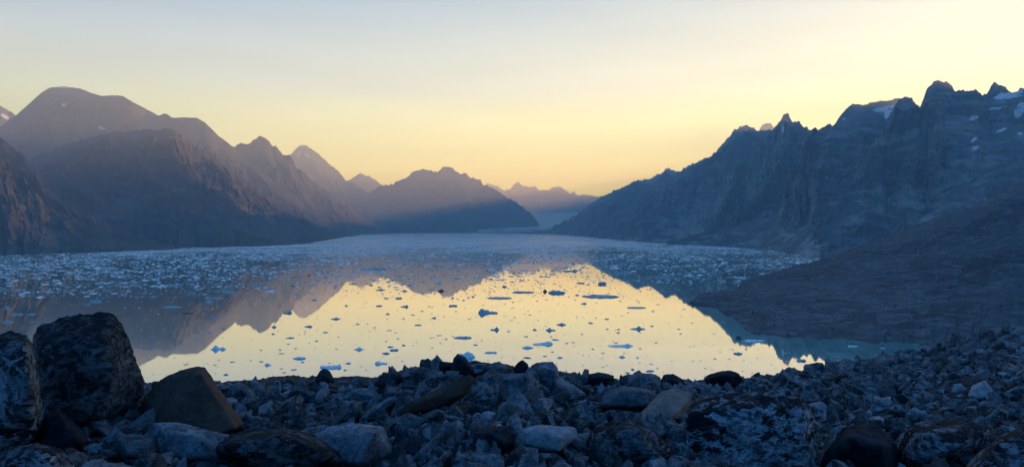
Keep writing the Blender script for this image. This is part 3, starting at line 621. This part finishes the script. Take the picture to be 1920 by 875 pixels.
# scree boulders on the headland
NV, NF, base = [], [], 0
head = [q for q in bpy.data.objects if q.name.startswith('headland')][0]
hv = np.empty(len(head.data.vertices)*3, dtype=np.float32); head.data.vertices.foreach_get('co', hv); hv = hv.reshape(-1, 3)
hv = hv.reshape(900, -1, 3)[:, 64:, :]
for i in range(11000):
    q = hv[rs.randint(0, 640), rs.randint(0, hv.shape[1]-2)]
    if q[2] < .3: continue
    s = .55*(1-rs.uniform())**-.40; s = min(s, 2.6)
    v, f = small[rs.randint(14)]
    v = v@rotm(rs).T*s*np.array([1, 1, .7])
    NV.append(v+q+np.array([rs.uniform(-2, 2), rs.uniform(-2, 2), s*.2])); NF.append(f+base); base += len(v)
tag(mesh_obj('scree', np.concatenate(NV), np.concatenate(NF), M_head, smooth=False, attrs={'snow': np.zeros(base), 'scree': np.full(base, .7)}), 'fine brown scree and stones strewn over the right headland', 'scree', kind='stuff')

# ------------------------------------------------------------------ ice
t = NT('floating_ice'); p = t.pos()
n = t.noise(p, .8, 5, .6)
c = t.ramp(n, [(.35, (.16, .24, .30)), (.65, (.34, .44, .50))])
t.set(Base_Color=c, Roughness=.5, Normal=t.bump(n, .5, .3)); M_ice = t.m
t = NT('clear_blue_ice'); p = t.pos(); n = t.noise(p, .8, 5, .6)
t.set(Base_Color=t.ramp(n, [(.35, (.30, .48, .56)), (.65, (.62, .76, .82))]), Roughness=.4, Normal=t.bump(n, .6, .4)); M_bright = t.m
t = NT('brash_ice_pieces'); p = t.pos(); rnd = t.node('ShaderNodeNewGeometry').outputs['Random Per Island']
t.set(Base_Color=t.ramp(rnd, [(0, (.07, .10, .13)), (.25, (.24, .29, .33)), (.6, (.54, .59, .62)), (1., (.84, .86, .86))]), Roughness=.5); M_brash = t.m
t = NT('dark_dirty_ice'); p = t.pos(); n = t.noise(p, .8, 5, .6)
t.set(Base_Color=t.ramp(n, [(.35, (.02, .025, .03)), (.65, (.07, .08, .09))]), Roughness=.6); M_dice = t.m
def floe_mesh(rs, a, b, h, peaks=(), seg=28, rings=7, rough=.35):
    """a: half width, b: half depth, h: height of the deck; peaks: (u, w, height, radius) in units of a"""
    th = np.linspace(0, 2*np.pi, seg, endpoint=False); o = rs.uniform(0, 99)
    rad = 1+rough*fbm(np.cos(th)*1.3+o, np.sin(th)*1.3, 0.0, 4, .6)
    rg = np.linspace(0, 1, rings+1)[1:]
    U = rad[:, None]*np.cos(th)[:, None]*rg; V = rad[:, None]*np.sin(th)[:, None]*rg
    def top(U, V):
        z = h*(.75+.8*fbm(U*2.2+o, V*2.2, 1.0, 4, .6))
        for (u, w, ph, pr) in peaks:
            d2 = ((U-u)**2+(V-w)**2)/pr**2
            z = z+ph*np.exp(-d2**1.5)*(1+.35*fbm(U*6+o, V*6, 2., 3))
        return np.maximum(z, h*.15)
    Z = top(U, V)*np.array([1]*(rings-1)+[.75])[None, :]
    ring = np.stack([U*a, V*b, Z], -1)
    skirt = np.stack([U[:, -1:]*a*1.0, V[:, -1:]*b*1.0, 0*Z[:, -1:]-.6], -1)
    P = np.concatenate([ring, skirt], 1); m = rings+1
    verts = [[0, 0, float(top(np.array(0.), np.array(0.)))]]+P.reshape(-1, 3).tolist(); f = []
    for i in range(seg):
        j = (i+1) % seg
        f.append([0, 1+i*m, 1+j*m, 1+j*m])
        for k in range(m-1): f.append([1+i*m+k, 1+i*m+k+1, 1+j*m+k+1, 1+j*m+k])
    tri = []
    for q in f:
        tri.append([q[0], q[1], q[2]])
        if q[2] != q[3]: tri.append([q[0], q[2], q[3]])
    return np.array(verts), np.array(tri)
IM = []; irs = np.random.RandomState(4); ice_taken = []
G_ICE = 'ice floes drifting on the fjord'
def iceberg(px, py, w, h, label, short, peaks=(), deck=.5, cat='ice floe', mat=None, depth=.6):
    if mat is None and py > 640: mat = M_bright
    D = float(shore_D(py)); a = w/2*D/F; hh = h*D/F
    # part of the seen height is the deck seen from above
    b = a*depth; seen = 2*b*ZC*F/(D*D)
    b = b if seen < h*.6 else b*h*.6/seen
    h = h*.62; hm = max(.15, (h-min(seen, h*.6)*.5)*D/F)
    v, f = floe_mesh(irs, a, b, hm*deck*.8, [(u, 0, hm*q, r) for (u, q, r) in peaks], rough=.25)
    ob = mesh_obj('iceberg' if cat == 'iceberg' else 'ice_floe', v, f, mat or M_ice, smooth=False)
    ob.location = ((px-960)/F*D, D+b, 0)
    tag(ob, label, cat, G_ICE); IM.append((px, py, short)); ice_taken.append((px, py, w/2))
iceberg(406,656,28,12,'pale blue lobed iceberg beside the edge of the dark reflection, left','lobed blue iceberg',[(-.35,1,.35),(.6,.6,.25)],.3,'iceberg')
iceberg(617,691,38,11,'flat pale ice floe with upturned ends behind the cone shaped rock','upturned floe',[(-.85,.5,.2),(.85,.7,.15),(.2,.3,.1)],.6)
iceberg(713,683,24,10,'low blue wedge iceberg left of centre','low wedge iceberg',[(-.5,.7,.4)],.4,'iceberg')
iceberg(872,671,34,15,'crumbly bright blue iceberg half hidden by the pointed crest rock','crumbly bright iceberg',[(.3,.9,.5),(-.6,.4,.3)],.6,'iceberg')
iceberg(672,656,16,8,'small domed floe left of centre in the golden water','small domed floe',[(0,.7,.5)],.4)
iceberg(560,673,22,6,'low flat topped floe between the lobed iceberg and the upturned floe','low flat topped floe',[],1.1)
iceberg(500,685,13,7,'little rounded floe right of the lobed iceberg','little rounded floe',[(0,.7,.6)],.4)
iceberg(914,588,36,13,'blue iceberg with a square lump on its left end, mid golden water','square lumped iceberg',[(-.55,.9,.35)],.45,'iceberg')
iceberg(868,635,34,7,'long double humped floe above the pointed crest rock','double humped floe',[(-.6,.4,.3),(.4,.5,.4)],.6)
iceberg(938,560,44,4,'thin straight floe left of the middle','thin straight floe',[],1.2)
iceberg(981,549,38,6,'thin floe with a raised left end in the upper golden water','raised end floe',[(-.7,.5,.2)],.8)
iceberg(1044,550,30,8,'thick boat shaped floe in the upper golden water','boat shaped floe',[(.1,.4,.6)],1.0)
iceberg(1022,547,8,7,'small dark lump left of the boat shaped floe','small dark lump',[(0,.8,.6)],.4,mat=M_dice)
iceberg(1128,558,66,9,'longest ice floe, with a low dome rising behind it','longest floe',[(.0,.6,.3)],.7)
iceberg(1130,533,15,7,'small block of ice above the longest floe','small ice block',[],1.2)
iceberg(928,619,16,9,'pointed little iceberg below the square lumped one','pointed little iceberg',[(.4,.9,.35)],.4,'iceberg')
iceberg(1033,620,18,8,'small humped iceberg near the middle of the water','small humped iceberg',[(-.3,.8,.4)],.4,'iceberg')
iceberg(1018,647,38,10,'wedge iceberg rising to a rounded right end','rising wedge iceberg',[(.6,1,.35),(0,.4,.4)],.3,'iceberg')
iceberg(990,653,20,7,'dark blue floe touching the left tip of the rising wedge iceberg','dark blue floe',[(-.2,.6,.5)],.6)
iceberg(1166,651,46,9,'dagger shaped iceberg with a knobbly right end','dagger shaped iceberg',[(.6,.9,.25),(.1,.35,.4)],.3,'iceberg')
iceberg(1198,618,28,10,'winged iceberg with a round knob in its middle','winged iceberg',[(.1,1,.25)],.3,'iceberg')
iceberg(1195,578,36,4,'thin floe right of the middle below the longest floe','thin right hand floe',[(.2,.3,.4)],.8)
iceberg(1167,670,11,6,'small rounded floe below the dagger shaped iceberg','rounded floe below the dagger',[(0,.7,.5)],.5)
iceberg(920,662,22,5,'slim floe right of the crumbly bright iceberg','slim floe',[(.5,.3,.3)],.9)
iceberg(1050,671,10,5,'small blue floe above the blunt topped rock','floe above the blunt rock',[(0,.5,.5)],.6)
iceberg(696,711,10,6,'bluish bit of ice right above the left crest rubble','bluish crest side ice bit',[(0,.7,.4)],.5)
iceberg(1070,509,28,6,'dark knobbly floe at the upper edge of the golden water','dark knobbly floe',[(.6,.8,.25)],.6)
iceberg(1166,513,24,6,'dark flat floe where the golden water meets the right hand reflection','dark flat floe',[],1.1)
iceberg(827,546,10,6,'black lump of dirty ice in the brown reflection of the central mountain','black lump',[(0,.6,.6)],.6,mat=M_dice)
iceberg(349,588,20,3,'thin black floe in the dark reflection, left','thin black floe',[],1.1,mat=M_dice)
iceberg(1418,641,38,6,'long pale floe stranded off the tip of the headland','floe off the headland',[],1.0)
iceberg(1602,650,16,4,'white floe in the green bay','white floe in the green bay',[],1.1)
iceberg(1656,653,9,3,'tiny white floe in the green bay by the dark gully','tiny floe in the green bay',[],1.0)
iceberg(175,566,22,6,'pale floe above the tallest boulder','pale floe above the tall boulder',[(0,.3,.5)],1.0)
iceberg(320,577,32,5,'wide pale floe right of the tallest boulder in the dark reflection','wide pale floe',[(-.4,.4,.3)],.8)
iceberg(400,595,15,5,'blue floe with raised ends right of the thin black floe','floe with raised ends',[(-.8,.6,.2),(.8,.6,.2)],.5)
iceberg(402,560,20,5,'smooth oblong floe above the floe with raised ends','smooth oblong floe',[],1.1)
iceberg(12,605,18,6,'bright floe above the boulder at the left edge','bright left edge floe',[(-.4,.5,.4)],.8)
iceberg(56,590,16,5,'bright floe left of the tallest boulder top','bright floe by the tall boulder',[(.2,.6,.4)],.6)
iceberg(430,549,30,5,'long pale floe in the brown reflection, left of centre','long pale brown water floe',[],.9)
iceberg(482,533,28,4,'slim pale floe at the edge of the packed ice','slim floe at the pack edge',[],.9)
iceberg(318,536,26,6,'broad bright floe at the lower edge of the packed ice','broad bright floe',[(-.2,.4,.4)],.8)
iceberg(700,505,40,5,'flat blue floe among the golden brash left of centre','flat blue floe',[],1.0)
iceberg(1252,521,24,5,'pale floe in the blue reflection right of centre','pale floe in the right reflection',[],1.0)
iceberg(1306,520,16,5,'second pale floe, beside the headland in the blue reflection','floe facing the headland',[],.9)
iceberg(1337,548,22,3,'thin floe just above the spit of the headland','thin floe by the spit',[],1.0)
iceberg(910,583,12,4,'small chip of ice behind the square lumped iceberg','chip behind the lumped iceberg',[],1.0)
# rocks standing in the water off the headland
D = float(shore_D(634)); v, f = rock_verts(irs, 3, (1, .8, .6), 8, .08)
ob = mesh_obj('rock', v*2.3, f, M_head, attrs={'snow': np.zeros(len(v)), 'scree': np.zeros(len(v))}); ob.location = ((1385-960)/F*D, D, .8)
tag(ob, 'dark rock standing in the water off the tip of the headland', 'rock')
# further single floes
fproto = []
for i in range(14):
    pk = [(irs.uniform(-.6, .6), 0, irs.uniform(.08, .25), irs.uniform(.2, .5)) for _ in range(irs.randint(0, 3))]
    v, f = floe_mesh(irs, 1, irs.uniform(.4, .8), irs.uniform(.12, .22), pk, seg=18, rings=4, rough=.4)
    v[:, 2] = np.maximum(v[:, 2], -.15)
    fproto.append((mesh_data('ice_floe', v, f, M_ice, smooth=False)))
fr = random.Random(9); items = []; tries = 0
golden_top = np.array([(300,545),(560,540),(650,528),(900,522),(1150,508),(1250,525),(1350,560)], float)
while len(items) < 235 and tries < 20000:
    tries += 1
    px = fr.uniform(-10, 1540); py = fr.uniform(530, 716)**1.0
    if fr.random() < (py-530)/186*.55: continue
    if px > 1285 and py < 640: continue
    if px > 1340 and py < 650 and px > 1340+(py-570)*1.0: continue
    w = min(15, 4.6*(1-fr.random())**-.5)
    if any(abs(px-a) < q+w*.6+1 and abs(py-b) < 5 for a, b, q in ice_taken): continue
    ice_taken.append((px, py, w/2)); D = float(shore_D(py)); s = w/2*D/F
    ob = bpy.data.objects.new('ice_floe', fproto[fr.randrange(14)]); col.objects.link(ob)
    ob.location = (D*(px-960)/F, D, 0); ob.scale = (s, s*.9, s*fr.uniform(.9, 1.8)); ob.rotation_euler = (0, 0, fr.uniform(-.5, .5)+fr.choice([0, math.pi]))
    tag(ob, None, 'ice floe', G_ICE); items.append((ob, px, py, 'tiny' if w < 5 else 'small'))
relabel(items, IM, 'ice floe', None)

# packed brash ice: tens of thousands of pieces
bs = np.random.RandomState(31); NV, NF, base = [], [], 0
bp = []
for i in range(16):
    n = 6; a = np.linspace(0, 2*np.pi, n, endpoint=False)+bs.uniform(-.3, .3, n); r_ = bs.uniform(.6, 1.1, n)
    lo = np.stack([r_*np.cos(a), r_*np.sin(a)*.75, np.full(n, -.15)], 1); hi = np.stack([r_*.9*np.cos(a), r_*.9*np.sin(a)*.7, bs.uniform(.12, .5, n)], 1)
    c = np.array([[bs.uniform(-.3, .3), 0, bs.uniform(.25, .8)]]); v = np.concatenate([lo, hi, c])
    f = []
    for k in range(n):
        j = (k+1) % n; f += [[k, j, n+j], [k, n+j, n+k], [n+k, n+j, 2*n]]
    bp.append((v, np.array(f)))
NB = 66000
px = bs.uniform(-60, 1560, NB); py = 438.5+bs.uniform(0, 1, NB)**1.35*120
lim = np.interp(px, [-60, 0, 200, 320, 450, 600, 900, 1150, 1250, 1380, 1560], [552, 548, 545, 540, 528, 520, 516, 505, 512, 520, 520])
lim = lim+10*fbm(px/60., py/14., 2., 4)
patch = fbm(px/90., py/9., 5., 4, .6)
keep = (py < lim) & (patch > -.55+.9*np.clip((py-lim+34)/34, 0, 1))
stray = (~(py < lim)) & (bs.uniform(size=NB) < .10)
pk = np.clip((lim+22-py)/62., 0, 1)**.8*np.clip(.62+1.1*patch+.35*fbm(px/25., py/4., 8., 3), .04, 1)
keep = bs.uniform(size=NB) < pk; stray &= ~keep
NG = 1500
px = np.concatenate([px, bs.uniform(200, 1560, NG)]); py = np.concatenate([py, 520+bs.uniform(0, 1, NG)**1.25*200])
ok = (px[NB:] < 1290) | (py[NB:] > 560+(px[NB:]-1290)*.55)
keep = np.concatenate([keep, np.zeros(NG, bool)]); stray = np.concatenate([stray, ok])
k_ = keep | stray; px, py, st = px[k_], py[k_], stray[k_]
Db = shore_D(py); wpx = np.minimum(15, 2.1*(1-bs.uniform(size=len(px)))**-.52)
wpx = np.where(st, np.minimum(wpx*.8, 5), wpx)*np.where(Db > 3500, .7, 1)
for i in range(len(px)):
    v, f = bp[bs.randint(16)]; s = wpx[i]*.5*Db[i]/F; hz = min(s*.55, 2.2)
    a = bs.uniform(-.6, .6); ca, sa = math.cos(a), math.sin(a)
    vv = v*np.array([s, s, hz]); vv = np.stack([vv[:, 0]*ca-vv[:, 1]*sa, vv[:, 0]*sa+vv[:, 1]*ca, vv[:, 2]], 1)
    NV.append(vv+np.array([(px[i]-960)/F*Db[i], Db[i], 0])); NF.append(f+base); base += len(v)
tag(mesh_obj('brash_ice', np.concatenate(NV), np.concatenate(NF), M_brash, smooth=False), 'packed field of small blue white brash ice covering the far half of the fjord', 'brash ice', kind='stuff')

# ------------------------------------------------------------------ haze
bm = bmesh.new(); bmesh.ops.create_cube(bm, size=1.0)
x0, x1, y0, y1, z0, z1 = -23000, 23000, -600, 27600, -14, 2100
for v in bm.verts: v.co = (x0 if v.co.x < 0 else x1, y0 if v.co.y < 0 else y1, z0 if v.co.z < 0 else z1)
me = bpy.data.meshes.new('haze'); bm.to_mesh(me); bm.free()
hz = bpy.data.objects.new('haze', me); col.objects.link(hz); tag(hz, 'thin evening haze filling the valley', 'haze', kind='stuff')
m = bpy.data.materials.new('haze_air'); m.use_nodes = True; nt = m.node_tree; nt.nodes.clear()
ho = nt.nodes.new('ShaderNodeOutputMaterial'); pv = nt.nodes.new('ShaderNodeVolumePrincipled')
pv.inputs['Color'].default_value = (.68, .84, 1.0, 1); pv.inputs['Absorption Color'].default_value = (1, 1, 1, 1); pv.inputs['Density'].default_value = HAZE; pv.inputs['Anisotropy'].default_value = .32
nt.links.new(pv.outputs[0], ho.inputs['Volume']); me.materials.append(m)
